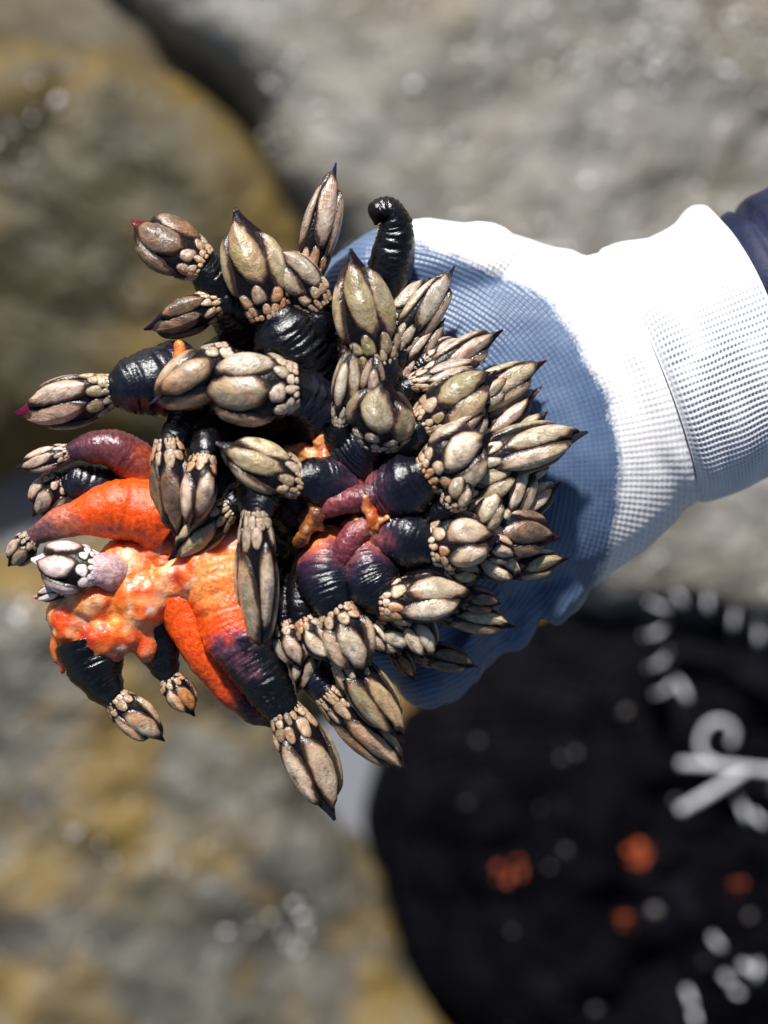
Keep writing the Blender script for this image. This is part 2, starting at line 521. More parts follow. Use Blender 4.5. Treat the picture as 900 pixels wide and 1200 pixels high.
M = N('glove_knit')
g = M.n('ShaderNodeNewGeometry').outputs['Position']
sep = M.n('ShaderNodeSeparateColor'); M.l(M.attr('Col').outputs['Color'], sep.inputs[0])
n1 = M.noise(g, 900, 4, .6)
coatf = M.ramp(M.math('ADD', sep.outputs[0], M.math('MULTIPLY', M.math('SUBTRACT', n1, .5), .8)), [(.25, 0.0), (.75, 1.0)])
n2 = M.noise(g, 70, 4, .6)
ridge = M.math('SINE', M.math('ADD', M.math('MULTIPLY', sep.outputs[1], 400 / 6.2 * 6.2832), M.math('MULTIPLY', n2, 7.0)))
cross = M.math('SINE', M.math('MULTIPLY', sep.outputs[2], 3.14159 * 300 / 6.5 * 6.2832))
knit = M.math('ADD', ridge, M.math('MULTIPLY', cross, .7))
blue = M.ramp(n2, [(.3, (.066, .105, .195)), (.5, (.088, .138, .24)), (.7, (.12, .175, .285))])
blue = M.mix(.5, blue, M.ramp(M.math('MULTIPLY_ADD', ridge, .5), [(0, .75), (1, 1.0)]), 'MULTIPLY')
white = M.mix(.5, (.80, .79, .80), M.ramp(M.math('MULTIPLY_ADD', knit, .5), [(0, (.72, .68, .70)), (.6, (1, 1, 1))]), 'MULTIPLY')
white = M.mix(M.ramp(n2, [(.45, 0.0), (.8, .35)]), white, (.62, .55, .54))
c = M.mix(coatf, white, blue)
knit2 = M.math('ADD', ridge, M.math('MULTIPLY', cross, M.ramp(coatf, [(0, .7), (1, .2)])))
bpn = M.bump(knit2, .24, .0004)
bpn = M.bump(n1, .25, .0004, bpn)
M.set(Specular_IOR_Level=.4, Sheen_Weight=.1)
M_glove = M.out(c, bpn, M.ramp(coatf, [(0, .85), (1, .40)]))
glove_me.materials.append(M_glove)

person = bpy.data.objects.new('person', None)
person.location = P(1900, -20, ZH)
link(person, label="person's outstretched arm in a navy sleeve and a white work glove with blue coated palm", cat='person')
def adopt(o, parent):
    link(o); o.parent = parent; o.matrix_parent_inverse = parent.matrix_world.inverted()
bpy.context.view_layer.update()
glove = bpy.data.objects.new('glove', glove_me)
pw = Matrix.Translation(person.location)
def child(name, me, parent, pmat):
    o = bpy.data.objects.new(name, me); col.objects.link(o); o.parent = parent
    o.matrix_parent_inverse = pmat.inverted()
    return o
glove = child('glove', glove_me, person, pw)
glove['label'] = 'white knitted work glove dipped in grey blue rubber over the palm'

# cuff : knitted waffle tube with real relief
adir = Vector((math.cos(math.radians(22)), math.sin(math.radians(22)), 0))
aperp = Vector((-adir.y, adir.x, 0))
zz = Vector((0, 0, 1))
c0 = P(757, 447, ZH); sc = 1.055 * S
ncell_u, ncell_v, ss = 136, 30, 5
nu, nvv = ncell_u * ss, ncell_v * ss
Lc = 134 * sc
v = []; cols = []
def cuff_r(t, th):
    # th=pi/2 is the top of the picture
    r = 161 + 5 * math.sin(t * 5 + 1) * .5
    r -= 7 * math.exp(-(t / .10) ** 2) + 6 * math.exp(-(t / .04) ** 2)                       # drawn in at the wrist seam
    top = math.exp(-((th - math.pi / 2) / .5) ** 2)
    r += 11 * top * math.exp(-((t - .93) / .13) ** 2)         # folded lump at the open end
    r += 5 * top * math.exp(-((t - .04) / .06) ** 2)
    r -= 5 * top * math.exp(-((t - .55) / .2) ** 2)
    r += 4 * noise.noise(Vector((math.cos(th) * 1.6, math.sin(th) * 1.6, t * 3.0)))
    return r * sc
for i in range(nvv + 1):
    t = i / nvv
    for j in range(nu):
        th = 2 * math.pi * j / nu
        r = cuff_r(t, th)
        wu = .5 + .5 * math.cos(2 * math.pi * j / ss + 2.2 * noise.noise(Vector((j * .018, i * .02, 1))))
        wv_ = .5 + .5 * math.cos(2 * math.pi * i / ss + 2.6 * noise.noise(Vector((j * .015, i * .015, 9))))
        h = max(wu, wv_)
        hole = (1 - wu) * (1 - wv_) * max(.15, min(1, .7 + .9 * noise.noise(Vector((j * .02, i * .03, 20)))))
        r += (.0004 * h - .0011 * hole) * min(1, t * 10)
        shift = 3.0 * S * noise.noise(Vector((math.cos(th) * 2, math.sin(th) * 2, 7)))
        q = c0 + adir * (t * Lc + shift * t) + aperp * (math.sin(th) * r) + zz * (math.cos(th) * r * .78)
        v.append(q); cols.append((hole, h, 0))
f = grid_faces(nvv + 1, nu)
# turned-in lip at the open end
o_ = len(v)
last = [v[nvv * nu + j].copy() for j in range(nu)]
for k, (dx, dr) in enumerate(((.0012, -.0006), (.0014, -.0022), (-.004, -.0034), (-.02, -.004))):
    for j in range(nu):
        th = 2 * math.pi * j / nu
        q = last[j] + adir * dx + aperp * math.sin(th) * dr + zz * math.cos(th) * dr
        v.append(q); cols.append((0, 1, 0))
f += grid_faces(5, nu, off=o_ - nu)
M = N('cuff_knit')
sep = M.n('ShaderNodeSeparateColor'); M.l(M.attr('Col').outputs['Color'], sep.inputs[0])
g = M.n('ShaderNodeNewGeometry').outputs['Position']
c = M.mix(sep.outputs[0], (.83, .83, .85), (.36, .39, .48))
c = M.mix(.4, c, M.ramp(M.noise(g, 60, 4), [(.3, (.86, .85, .88)), (.7, (1, 1, 1))]), 'MULTIPLY')
M.set(Roughness=.85, Specular_IOR_Level=.2, Sheen_Weight=.15)
M_cuff = M.out(c, M.bump(M.noise(g, 3000, 2), .3, .0004))
cuff = child('cuff', mesh_from('cuff', v, f, M_cuff, cols=cols), glove, Matrix.Identity(4))
cuff['label'] = 'thick white waffle knit cuff with a rolled edge'

# sleeve
M = N('sleeve_fabric')
g = M.n('ShaderNodeNewGeometry').outputs['Position']
n1 = M.noise(g, 60, 4); n2 = M.noise(g, 2200, 2)
c = M.ramp(n1, [(.3, (.004, .007, .028)), (.7, (.010, .017, .055))])
M.set(Specular_IOR_Level=.25, Sheen_Weight=.05)
M_sleeve = M.out(c, M.bump(n2, .3, .0004, M.bump(n1, .4, .004)), M.ramp(n1, [(.3, .45), (.7, .6)]))
v = []; nr, ns = 150, 72
for i in range(nr):
    t = i / (nr - 1)
    s_ = 88 + t * 1150
    for j in range(ns):
        th = 2 * math.pi * j / ns
        ks = max(0.0, min(1.0, (s_ - 138) / 30))
        r = 138 + 12 * ks + 40 * min(1, max(0, t - .06) * 1.3) + 11 * ks * abs(math.sin(s_ / 62 + .5 * math.sin(th + 1))) ** .6
        r -= 12 * math.exp(-((s_ - 172) / 5) ** 2)
        r += 5 * ks * noise.noise(Vector((math.cos(th) * 2, math.sin(th) * 2, s_ / 40)))
        r -= 7 * math.exp(-((th - 1.15) / .05) ** 2)
        v.append(c0 + adir * (s_ * sc) + aperp * (math.sin(th) * r * sc) + zz * (math.cos(th) * r * sc * .78))
f = grid_faces(nr, ns); f.append(tuple(range(ns))[::-1]); f.append(tuple(range((nr - 1) * ns, nr * ns)))
slv = child('sleeve', mesh_from('sleeve', v, f, M_sleeve), person, pw)
slv['label'] = 'dark navy padded jacket sleeve'
# ================================================================== NET BAG
M = N('bag_cloth')
g = M.n('ShaderNodeNewGeometry').outputs['Position']
n1 = M.noise(g, 40, 4); n2 = M.noise(g, 160, 3)
M.set(Specular_IOR_Level=.03)
M_bag = M.out(M.ramp(n1, [(.3, (.002, .002, .003)), (.7, (.006, .006, .009))]), M.bump(n2, .6, .006), M.ramp(n2, [(.3, .55), (.7, .8)]))
M = N('white_cord'); g = M.n('ShaderNodeNewGeometry').outputs['Position']
M.set(Roughness=.6)
M_cord = M.out(M.ramp(M.noise(g, 90, 3), [(.3, (.36, .36, .39)), (.7, (.58, .58, .61))]), M.bump(M.noise(g, 500, 2), .4, .001))

bag = bpy.data.objects.new('net_bag', None)
bag.location = G(740, 1010, .0)
link(bag, label='bulging black net bag of gathered barnacles, laced with white cord, on the rocks', cat='bag')
pb = Matrix.Translation(bag.location)
outl = smooth_loop([(*G(x, y, .07).xy, 0) for x, y in [(432, 960), (452, 872), (500, 800), (570, 740), (650, 700), (740, 700), (830, 715), (970, 770), (1080, 900), (1100, 1100), (990, 1290), (800, 1360), (610, 1310), (505, 1200), (446, 1085)]], 6)
cB = Vector((*G(760, 1030, .07).xy, 0))
def bag_h(xy):
    return .022 * fbm((xy.x, xy.y, 4), 11, 4) + .010 * noise.noise(Vector((xy.x, xy.y, 1)) * 45)
rings = [i / 40 for i in range(41)]
v = []
for r in rings:
    for q in outl:
        xy = cB + (q - cB) * 1.02 * max(r, .005) * (1 + .03 * noise.noise(q * 20))
        z = .0 + .125 * (1 - r ** 4.5) ** .6 + bag_h(xy) * (1 - r ** 8)
        v.append(Vector((xy.x, xy.y, z)))
f = grid_faces(len(rings), len(outl)); f.append(tuple(range(len(outl)))[::-1])
f.append(tuple(range(40 * len(outl), 41 * len(outl))))
bd = child('bag_body', mesh_from('bag_body', v, f, M_bag), bag, pb)
def bag_z(x, y):
    best = min(v, key=lambda p: (p.x - x) ** 2 + (p.y - y) ** 2)
    return best.z
# netting strands: one joined piece
nvv_, nff_ = [], []
no_ = len(outl)
def strand(path, rad):
    ns = 5
    o = len(nvv_)
    for i, p in enumerate(path):
        tg = (path[min(i + 1, len(path) - 1)] - path[max(i - 1, 0)]).normalized()
        x = tg.cross(zz)
        x = x.normalized() if x.length > 1e-4 else Vector((1, 0, 0))
        y = tg.cross(x)
        for j in range(ns):
            t = 2 * math.pi * j / ns
            nvv_.append(p + (x * math.cos(t) + y * math.sin(t)) * rad)
    nff_.extend([tuple(q) for q in grid_faces(len(path), ns, off=o)])
for sg in (1, -1):
    for k in range(0, no_, 2):
        path = []
        for i in range(4, 40):
            path.append(v[i * no_ + (k + sg * i // 2 * 2) % no_] + Vector((0, 0, .003)))
        strand(path, .0009)
net = child('netting', mesh_from('netting', nvv_, nff_, M_bag), bag, pb); net['kind'] = 'stuff'

# gathered barnacles showing through the net; pale bits also stand in for wet glints
def scatter_dome(name, items, mat, label=None):
    vv, ff = [], []
    for (p, r, h) in items:
        a0 = rnd.uniform(0, 6.28); el_ = rnd.uniform(.6, 1.6)
        o = len(vv); ns = 8
        for k, (rr, hh) in enumerate(((1.0, -.3), (.9, .35), (.55, .8), (.1, 1.0))):
            for j in range(ns):
                t = 2 * math.pi * j / ns
                dx, dy = rr * r * math.cos(t), rr * r * math.sin(t) * el_
                vv.append((p.x + dx * math.cos(a0) - dy * math.sin(a0), p.y + dx * math.sin(a0) + dy * math.cos(a0), p.z + hh * h))
        ff += grid_faces(4, ns, off=o); ff.append(tuple(range(o + 3 * ns, o + 4 * ns)))
    return mesh_from(name, vv, ff, mat)
M_bit_pale = N('bag_shell_glint_bits'); M_bit_pale.b.inputs['Base Color'].default_value = (.11, .10, .095, 1); M_bit_pale.set(Roughness=.6)
M_bit_or = N('bag_orange_bits'); M_bit_or.b.inputs['Base Color'].default_value = (.32, .055, .013, 1); M_bit_or.set(Roughness=.3)
items = []
for _ in range(24):
    x, y = rnd.uniform(460, 920), rnd.uniform(770, 1210)
    if (x - 760) ** 2 / 300 ** 2 + (y - 1010) ** 2 / 300 ** 2 > .92: continue
    q = G(x, y, .1); z = bag_z(q.x, q.y)
    q = G(x, y, z); items.append((Vector((q.x, q.y, z)), rnd.choice((.0012, .0016, .0022, .003, .0045)), .004))
ch = child('shell_glint_bits', scatter_dome('shell_glint_bits', items, M_bit_pale.m), bag, pb); ch['kind'] = 'stuff'
for (x, y, r) in ((748, 985, .010), (752, 1003, .009), (742, 1004, .007), (605, 1020, .009), (590, 1024, .007), (622, 1018, .007), (860, 1040, .007), (733, 1082, .006)):
    q = G(x, y, .1); z = bag_z(q.x, q.y); q = G(x, y, z)
    child('orange_flesh', scatter_dome('orange_flesh', [(Vector((q.x + rnd.uniform(-1, 1) * r * .8, q.y + rnd.uniform(-1, 1) * r * .8, z + .001)), r * rnd.uniform(.12, .36), .004) for _ in range(6)], M_bit_or.m), bag, pb)

def tube(path, rads, ns=10):
    vv = []
    for i, p in enumerate(path):
        tg = (path[min(i + 1, len(path) - 1)] - path[max(i - 1, 0)]).normalized()
        x = tg.cross(zz); x = x.normalized() if x.length > 1e-3 else Vector((1, 0, 0))
        y = tg.cross(x)
        r = rads[i] if isinstance(rads, list) else rads
        for j in range(ns):
            t = 2 * math.pi * j / ns
            vv.append(p + (x * math.cos(t) + y * math.sin(t)) * r)
    ff = grid_faces(len(path), ns); ff.append(tuple(range(ns))[::-1]); ff.append(tuple(range((len(path) - 1) * ns, len(path) * ns)))
    return vv, ff
def chaikin(p, it=3):
    for _ in range(it):
        q = [p[0]]
        for a, b in zip(p, p[1:]): q += [a.lerp(b, .25), a.lerp(b, .75)]
        p = q + [p[-1]]
    return p
# laced white cord: each visible stitch is a bead of rope
M_rim = M_bag
rim_px = [(778, 806), (770, 770), (766, 735), (772, 708), (796, 700), (824, 704), (850, 722), (878, 742), (910, 758), (960, 780)]
rimp = chaikin([G(x, y, .150) for x, y in rim_px], 3)
vv, ff = tube(rimp, .0075)
child('rim_roll', mesh_from('rim_roll', vv, ff, M_bag), bag, pb)
n_st = 9
for k in range(n_st):
    i = int((k + .2) / n_st * (len(rimp) - 3))
    a, b = rimp[i], rimp[i + 2]
    m_ = (a + b) / 2; d = (b - a).normalized(); sd_ = d.cross(zz)
    path = chaikin([m_ - sd_ * .007 - d * .004, m_ - d * .002 + zz * .010, m_ + sd_ * .007 + d * .004], 2)
    vv, ff = tube(path, .0014, 8)
    child('stitch', mesh_from('stitch', vv, ff, M_cord), bag, pb)
for (x0, y0, x1, y1) in ((796, 800, 806, 822), (866, 938, 876, 962), (884, 955, 896, 968), (872, 1132, 886, 1140), (888, 1128, 882, 1150), (846, 1140, 860, 1156), (806, 1162, 812, 1182), (812, 1184, 816, 1204), (836, 1100, 846, 1112), (858, 1160, 872, 1166)):
    a, b = G(x0, y0, .1), G(x1, y1, .1)
    za = bag_z(a.x, a.y) + .004; zb = bag_z(b.x, b.y) + .004
    a, b = G(x0, y0, za), G(x1, y1, zb)
    vv, ff = tube(chaikin([a - zz * .004, a.lerp(b, .3) + zz * .003, a.lerp(b, .7) + zz * .003, b - zz * .004], 2), .0019, 8)
    child('stitch', mesh_from('stitch', vv, ff, M_cord), bag, pb)
# white plastic hook with curled eye
hk = bpy.data.objects.new('plastic_hook', None); hz = .150
hk.location = G(850, 900, hz)
link(hk, label='white plastic hook with a curled eye and two prongs lying on the black net bag', cat='hook')
ph_ = Matrix.Translation(hk.location)
def hp(*pp): return chaikin([G(x, y, hz) for x, y in pp], 3)
vv, ff = tube(hp((1000, 915), (905, 904), (870, 900), (840, 897), (796, 895)), .0024); child('stem', mesh_from('stem', vv, ff, M_cord), hk, ph_)
vv, ff = tube(hp((872, 903), (840, 925), (796, 950)), .0026); child('prong', mesh_from('prong', vv, ff, M_cord), hk, ph_)
vv, ff = tube(hp((846, 897), (826, 890), (818, 870), (828, 848), (848, 843), (862, 856), (857, 872)), .0019); child('eye', mesh_from('eye', vv, ff, M_cord), hk, ph_)


# ================================================================== BARNACLES
CAP_H = 2.4
def prof(u):
    if u < .34:
        q = max(0.0, min(1.0, (u + .2) / .54))
        return .62 + .38 * math.sin(q * math.pi / 2)
    q = min(1.0, (u - .34) / .66)
    return max(0.0, 1 - q ** 1.75)

def cap_pt(u, th, off=0.0, skew=.1):
    a = prof(u); b = a * (.66 - .12 * u)
    cx, sy = math.cos(th), math.sin(th)
    nx, ny = cx * b, sy * a
    l = math.hypot(nx, ny) or 1.0
    a_, b_ = max(a, .02), max(b, .02)
    nx, ny = (cx * b_), (sy * a_); l = math.hypot(nx, ny)
    nz = .25 if u > .4 else -.05
    return Vector((a * cx + nx / l * off + skew * u * u, b * sy + ny / l * off, u * CAP_H + nz * off))

def make_plate(u0, u1, th0, th1, W, H, e, taper, rg, skew, nseg=20, dark=0.0, lift=0.0):
    rings = (.0, .25, .45, .60, .72, .80, .87, .94, 1.0)
    v, cols = [], []
    jit = [rg.uniform(-.09, .06) for _ in range(nseg)]
    pk = rg.uniform(-.25, .35); kl = rg.uniform(-.35, .35); seedv = rg.uniform(0, 50)
    for r in rings:
        for k in range(nseg):
            ph = 2 * math.pi * k / nseg
            rr = r * (1 + jit[k] * r)
            t = rr * math.cos(ph)
            sn = math.sin(ph)
            lat = W * rr * math.copysign(abs(sn) ** e, sn) * (1 - taper * t)
            u = u0 + (u1 - u0) * (t + 1) / 2
            thc = math.radians(th0 + (th1 - th0) * (t + 1) / 2)
            a = max(prof(u), .05); b = a * .6
            rho = math.hypot(a * math.sin(thc), b * math.cos(thc))
            dth = lat / max(rho, .30)
            dth = max(-1.0, min(1.0, dth))
            dome = H * (1 - r ** 3.4) * (1 + pk * t) * (.50 + .75 * (1 - min(1, abs(r * sn - kl) * 1.1))) + H * .12 * noise.noise(Vector((t * 2 + seedv, r * sn * 2, seedv)))
            up = lift * ((t + 1) / 2) ** 2
            rim = .05 * (1 - r ** 10) - (.05 + .8 * up) * r ** 10
            v.append(cap_pt(u, thc + dth, dome + rim + up, skew))
            cols.append((r, math.hypot((t - .55) * .75, r * sn * .8), dark))
    f = grid_faces(len(rings), nseg)
    f.append(tuple(range(nseg))[::-1])
    return v, f, cols

VARIANTS = []
def make_variant(seed, skew, gape):
    rg = random.Random(seed)
    J = lambda s: rg.uniform(-s, s)
    plates = []
    for sg in (1, -1):
        plates.append(('tergum', make_plate(.08 + J(.03), .965, sg * (84 + J(5)), sg * (60 + J(6)), .60 + J(.07), .13, 1.42, .18 + J(.08), rg, skew, 26, 0.0, .10 + J(.10))))
        plates.append(('scutum', make_plate(.0 + J(.03), .80 + J(.05), sg * (140 - gape + J(4)), sg * (142 - gape + J(4)), .47 + J(.06), .13, 1.36, .20 + J(.08), rg, skew, 26, 0.0, .20 + J(.12))))
    plates.append(('carina', make_plate(.03, .84 + J(.04), 0, 0, .36 + J(.04), .12, 1.3, .2, rg, skew, 20, 0.0, .14 + J(.1))))
    plates.append(('rostrum', make_plate(-.08, .18, 180, 180, .24, .11, 1.0, .3, rg, skew, 14)))
    for sg in (1, -1):
        for th, u0, u1, W in ((152, -.08, .10, .22), (114, -.09, .13, .26), (72, -.09, .17, .30), (32, -.09, .12, .25)):
            plates.append(('plate', make_plate(u0 + J(.03), u1 + J(.03), sg * (th + J(6)), sg * (th + J(6)), W + J(.04), .055, .70, .3, rg, skew, 16)))
    nb = 12
    for k in range(nb):
        th = 360 * (k + .5) / nb + J(8)
        plates.append(('scale', make_plate(-.18 + J(.015), -.03 + J(.025), th, th, .185 + J(.03), .04, .62, .2, rg, skew, 12)))
    band_v, band_f, band_c = [], [], []
    nb = 18
    for k in range(nb):
        th = 360 * k / nb + J(4)
        pv, pf, pc = make_plate(-.22 + J(.01), -.13 + J(.02), th, th, .115 + J(.02), .035, .7, .1, rg, skew, 8)
        o = len(band_v); band_v += pv; band_f += [tuple(i + o for i in q) for q in pf]; band_c += pc
    # mantle core
    us = [-.24, -.13, -.05, .03, .12, .22, .34, .45, .56, .66, .76, .85, .92, .97, 1.0]
    ns = 24; cv = []; cc_ = []
    for u in us:
        for j in range(ns):
            th = 2 * math.pi * j / ns
            lip = .0
            q = cap_pt(min(u, .995), th, .0 if u < .25 else -.06 * min(1, (u - .25) / .2) * prof(u) ** .5, skew)
            front = max(0, -math.cos(th))
            q.x -= .10 * front ** 6 * max(0, min(1, (u - .2) / .3)) * (1 - gape / 60)
            if u > .9: q.z += (u - .9) * 1.4
            cv.append(q)
            red = front ** 4 * max(0, (u - .3))
            cc_.append((.006 + .02 * red, .0045, .006 + .012 * red))
    cf = grid_faces(len(us), ns)
    cf.append(tuple(range(ns))[::-1]); cf.append(tuple(range((len(us) - 1) * ns, len(us) * ns)))
    d = {'core': (cv, cf, cc_), 'plates': [], 'cache': {}}
    d['plates'] = plates
    d['band'] = (band_v, band_f, band_c)
    VARIANTS.append(d)
for i, (sk, gp) in enumerate(((.10, 0), (-.12, 6), (.2, -4), (.0, 10), (-.2, 0), (.12, 14), (.28, 3), (-.28, -3), (.05, 7), (-.06, 2))):
    make_variant(100 + i, sk, gp)

def variant_meshes(vi, big, small, lip):
    d = VARIANTS[vi]
    key = (big.name, small.name, lip)
    if key not in d['cache']:
        ms = []
        for nm, (v, f, c) in d['plates']:
            mt = big if nm in ('tergum', 'scutum', 'carina') else small
            ms.append((nm, mesh_from(nm, v, f, mt, cols=c)))
        band = mesh_from('scale_row', *d['band'][:2], small, cols=d['band'][2])
        cv, cf, cc_ = d['core']
        if lip:
            c2 = []
            for q, c in zip(cv, cc_):
                k = max(0, min(1, (q.z / CAP_H - .55) / .3)) * (1 if q.x < .25 else .3)
                c2.append(tuple(c[i] + (lip[i] - c[i]) * k for i in range(3)))
        else: c2 = cc_
        core = mesh_from('capitulum', cv, cf, M_mantle, cols=c2)
        d['cache'][key] = (ms, band, core)
    return d['cache'][key]

def bez(pts, t):
    pts = [p.copy() for p in pts]
    while len(pts) > 1:
        pts = [pts[i].lerp(pts[i + 1], t) for i in range(len(pts) - 1)]
    return pts[0]

def lerp3(a, b, k):
    k = max(0.0, min(1.0, k)); return tuple(a[i] + (b[i] - a[i]) * k for i in range(3))
def ramp3(stops, t):
    for (p0, c0_), (p1, c1_) in zip(stops, stops[1:]):
        if t <= p1: return lerp3(c0_, c1_, (t - p0) / max(1e-6, p1 - p0))
    return stops[-1][1]
BLK = (.003, .0028, .004); BLU = (.007, .0075, .015); PUR = (.022, .010, .024); MAR = (.12, .018, .022)
ORG = (.78, .085, .006); RED = (.50, .05, .025); PNK = (.42, .15, .15); PEA = (.75, .28, .08); LIL = (.50, .32, .31)
STALK_COL = {
    'black': [(0, MAR), (.15, PUR), (.35, BLK), (1, BLK)],
    'jet': [(0, BLK), (1, BLK)],
    'blue': [(0, PUR), (.3, BLU), (.8, BLU), (1, BLK)],
    'purple': [(0, PEA), (.16, (.55, .12, .04)), (.30, (.26, .07, .07)), (.45, (.04, .016, .033)), (.6, BLU), (1, BLK)],
    'ember': [(0, PEA), (.14, (.74, .22, .05)), (.24, ORG), (.33, ORG), (.40, (.42, .05, .045)), (.46, (.17, .06, .09)), (.54, BLU), (.62, BLK), (1, BLK)],
    'orange': [(0, ORG), (.52, ORG), (.66, (.50, .12, .06)), (.80, (.16, .07, .07)), (1, (.12, .05, .06))],
    'maroon': [(0, ORG), (.12, (.30, .05, .02)), (.3, (.13, .03, .03)), (.8, (.10, .035, .045)), (1, BLU)],
    'lilac': [(0, PEA), (.3, LIL), (1, (.45, .30, .31))],
    'flame': [(0, ORG), (.5, ORG), (.68, RED), (.82, PUR), (1, BLK)],
    'rosy': [(0, (.30, .09, .08)), (.4, (.20, .04, .05)), (.8, (.08, .025, .04)), (1, PUR)],
}

def stalk_mesh(pts, radii, xref, colkey, wrinkle, flat_end, seed, pitch=8.0):
    Ltot = sum((pts[i + 1] - pts[i]).length for i in range(len(pts) - 1))
    nw = max(3, Ltot / S / pitch)
    nr = int(max(24, min(120, nw * 6)))
    ns = 24
    v, cols = [], []
    stops = STALK_COL[colkey]
    for i in range(nr):
        t = i / (nr - 1)
        p = bez(pts, t)
        tg = (bez(pts, min(1, t + .02)) - bez(pts, max(0, t - .02))).normalized()
        x = (xref - tg * xref.dot(tg))
        if x.length < .05: x = tg.orthogonal()
        x.normalize(); y = tg.cross(x)
        k = t * (len(radii) - 1); k0 = min(int(k), len(radii) - 2)
        kk = k - k0; kk = kk * kk * (3 - 2 * kk)
        r = radii[k0] + (radii[k0 + 1] - radii[k0]) * kk
        fl = 1 - (1 - flat_end) * max(0, (t - .5) / .5)
        for j in range(ns):
            th = 2 * math.pi * j / ns
            q = Vector((math.cos(th), math.sin(th), t * nw * .25 + seed))
            ph = t * nw * (1 + .12 * math.sin(t * 5 + seed)) + 1.3 * noise.noise(Vector((t * 6, seed, 0))) + 1.1 * noise.noise(q * 1.2) + .45 * noise.noise(q * 3.1)
            saw = 1 - abs(math.sin(math.pi * ph)) ** .7
            amp = wrinkle * (.5 + 1.0 * noise.noise(Vector((math.cos(th) * .8, math.sin(th) * .8, t * 4 + seed * 3))))
            cq = ramp3(stops, t)
            amp *= .22 if cq[0] > .2 else 1.0
            rr = r * (1 - amp * saw * 1.3) + r * .10 * noise.noise(q * 1.1 + Vector((5, 3, 1))) + r * .05 * noise.noise(q * 4.2)
            d = x * math.cos(th) * rr + y * math.sin(th) * rr * fl
            v.append(p + d)
            tc = t + .14 * noise.noise(q * 1.5) + .12 * noise.noise(Vector((q.x * 4, q.y * 4, q.z * .8))) + .06 * noise.noise(q * 6)
            c = ramp3(stops, max(0, min(1, tc)))
            cols.append(c)
    f = grid_faces(nr, ns)
    f.append(tuple(range(ns))[::-1]); f.append(tuple(range((nr - 1) * ns, nr * ns)))
    return v, f, cols

GRP = 'goose barnacles in the bunch'
nb_ = 0
def barnacle(label, root, base, tip, w, roll=0, mid=None, r0=22, r1=None, color='black', big=None, small=None, var=None,
             wrinkle=.10, lip=None, thick=1.0, pitch=8.0):
    global nb_
    nb_ += 1
    big = big or M_plate; small = small or big
    R, B, T = P(*root), P(*base), P(*tip)
    T = B + (T - B) * 1.05
    e = bpy.data.objects.new('goose_barnacle', None)
    e.empty_display_size = .005
    e.location = R
    link(e, label=label, cat='barnacle', group=GRP)
    zc = (T - B); L = zc.length; zc.normalize()
    y = zz - zc * zc.z
    y.normalize(); x = y.cross(zc)
    rm = Matrix.Rotation(math.radians(roll), 3, zc)
    x = rm @ x; y = rm @ y
    w *= .88
    hw = w / 2 * S
    r1 = (r1 or w * .36) * .9
    pts = [R]
    if mid:
        for q in (mid if isinstance(mid, list) else [mid]): pts.append(P(*q))
    elif (B - R).length > 1e-4:
        pts.append(B - zc * min(.45 * (B - R).length, 30 * S))
    pts.append(B - zc * L * .10)
    rad = [r0 * S, (r0 * .55 + r1 * .5) * S, r1 * S, hw * .70]
    v, f, c = stalk_mesh(pts, rad, x, color, wrinkle, .72, nb_ * 1.7, pitch)
    inv = Vector(R)
    so = bpy.data.objects.new('stalk', mesh_from('stalk', [p - inv for p in v], f, M_stalk_wet if color in WET else M_stalk, cols=c))
    link(so, parent=e)
    vi = nb_ * 3 % len(VARIANTS) if var is None else (var + (6 if nb_ % 3 == 0 and var < 4 else 0))
    ms, band, core = variant_meshes(vi, big, small, lip)
    co_ = bpy.data.objects.new('capitulum', core)
    link(co_, parent=e)
    m3 = Matrix((x * hw, y * hw * thick, zc * (L / (CAP_H * 1.06)))).transposed()
    co_.matrix_local = Matrix.Translation(B - R) @ m3.to_4x4()
    for nm, me in ms:
        link(bpy.data.objects.new(nm, me), parent=co_)
    sr = link(bpy.data.objects.new('scale_row', band), parent=co_)
    sr['kind'] = 'stuff'
    return e

PG, PO, PD, PW, PP = M_plate_green, M_plate_orange, M_plate_dark, M_plate_white, M_plate_pink
B = barnacle
# --- upper edge of the bunch
B('dark goose barnacle with a red lipped tip, hooked over above the orange flesh', (285, 385, -30), (226, 304, 20), (154, 264, 22), 72, 25, (262, 336, 5), 32, 31, 'jet', PD, PO, 1, lip=(.11, .006, .010))
B('slim dark goose barnacle lying under the red lipped one', (300, 372, -20), (246, 360, 16), (172, 386, 22), 46, -20, None, 26, 21, 'jet', PD, PO, 3)
B('goose barnacle with the tallest pale upright almond plate, on a thick black ringed stalk', (365, 470, -20), (312, 352, 34), (284, 246, 44), 76, 8, (345, 400, 20), 44, 46, 'jet', PG, PO, 0, wrinkle=.13, pitch=11)
B('goose barnacle with pinkish plates leaning on the tall upright almond plated one', (372, 455, -25), (366, 350, 30), (312, 288, 40), 58, -15, (368, 395, 16), 30, 28, 'black', M_plate, PO, 2)
B('slender goose barnacle pointing farthest up, with a blue black edged tip', (388, 430, -40), (366, 308, 8), (394, 196, 6), 50, 40, (376, 360, -6), 24, 20, 'jet', PP, PO, 5, lip=(.02, .03, .08))
B('goose barnacle with a tall green almond plate beside a pink one', (440, 470, -20), (438, 408, 40), (412, 296, 52), 74, 12, None, 34, 32, 'jet', PG, PG, 2)
B('goose barnacle with sharp blue black tip set against the blue palm', (455, 470, -30), (476, 396, 22), (532, 316, 14), 48, 35, None, 26, 22, 'jet', M_plate, M_plate, 5, lip=(.02, .025, .05))
B('brown goose barnacle half hidden behind the sharp blue black tipped one', (452, 440, -40), (458, 374, 6), (503, 328, -4), 40, -15, None, 22, 18, 'jet', M_plate, M_plate, 0)
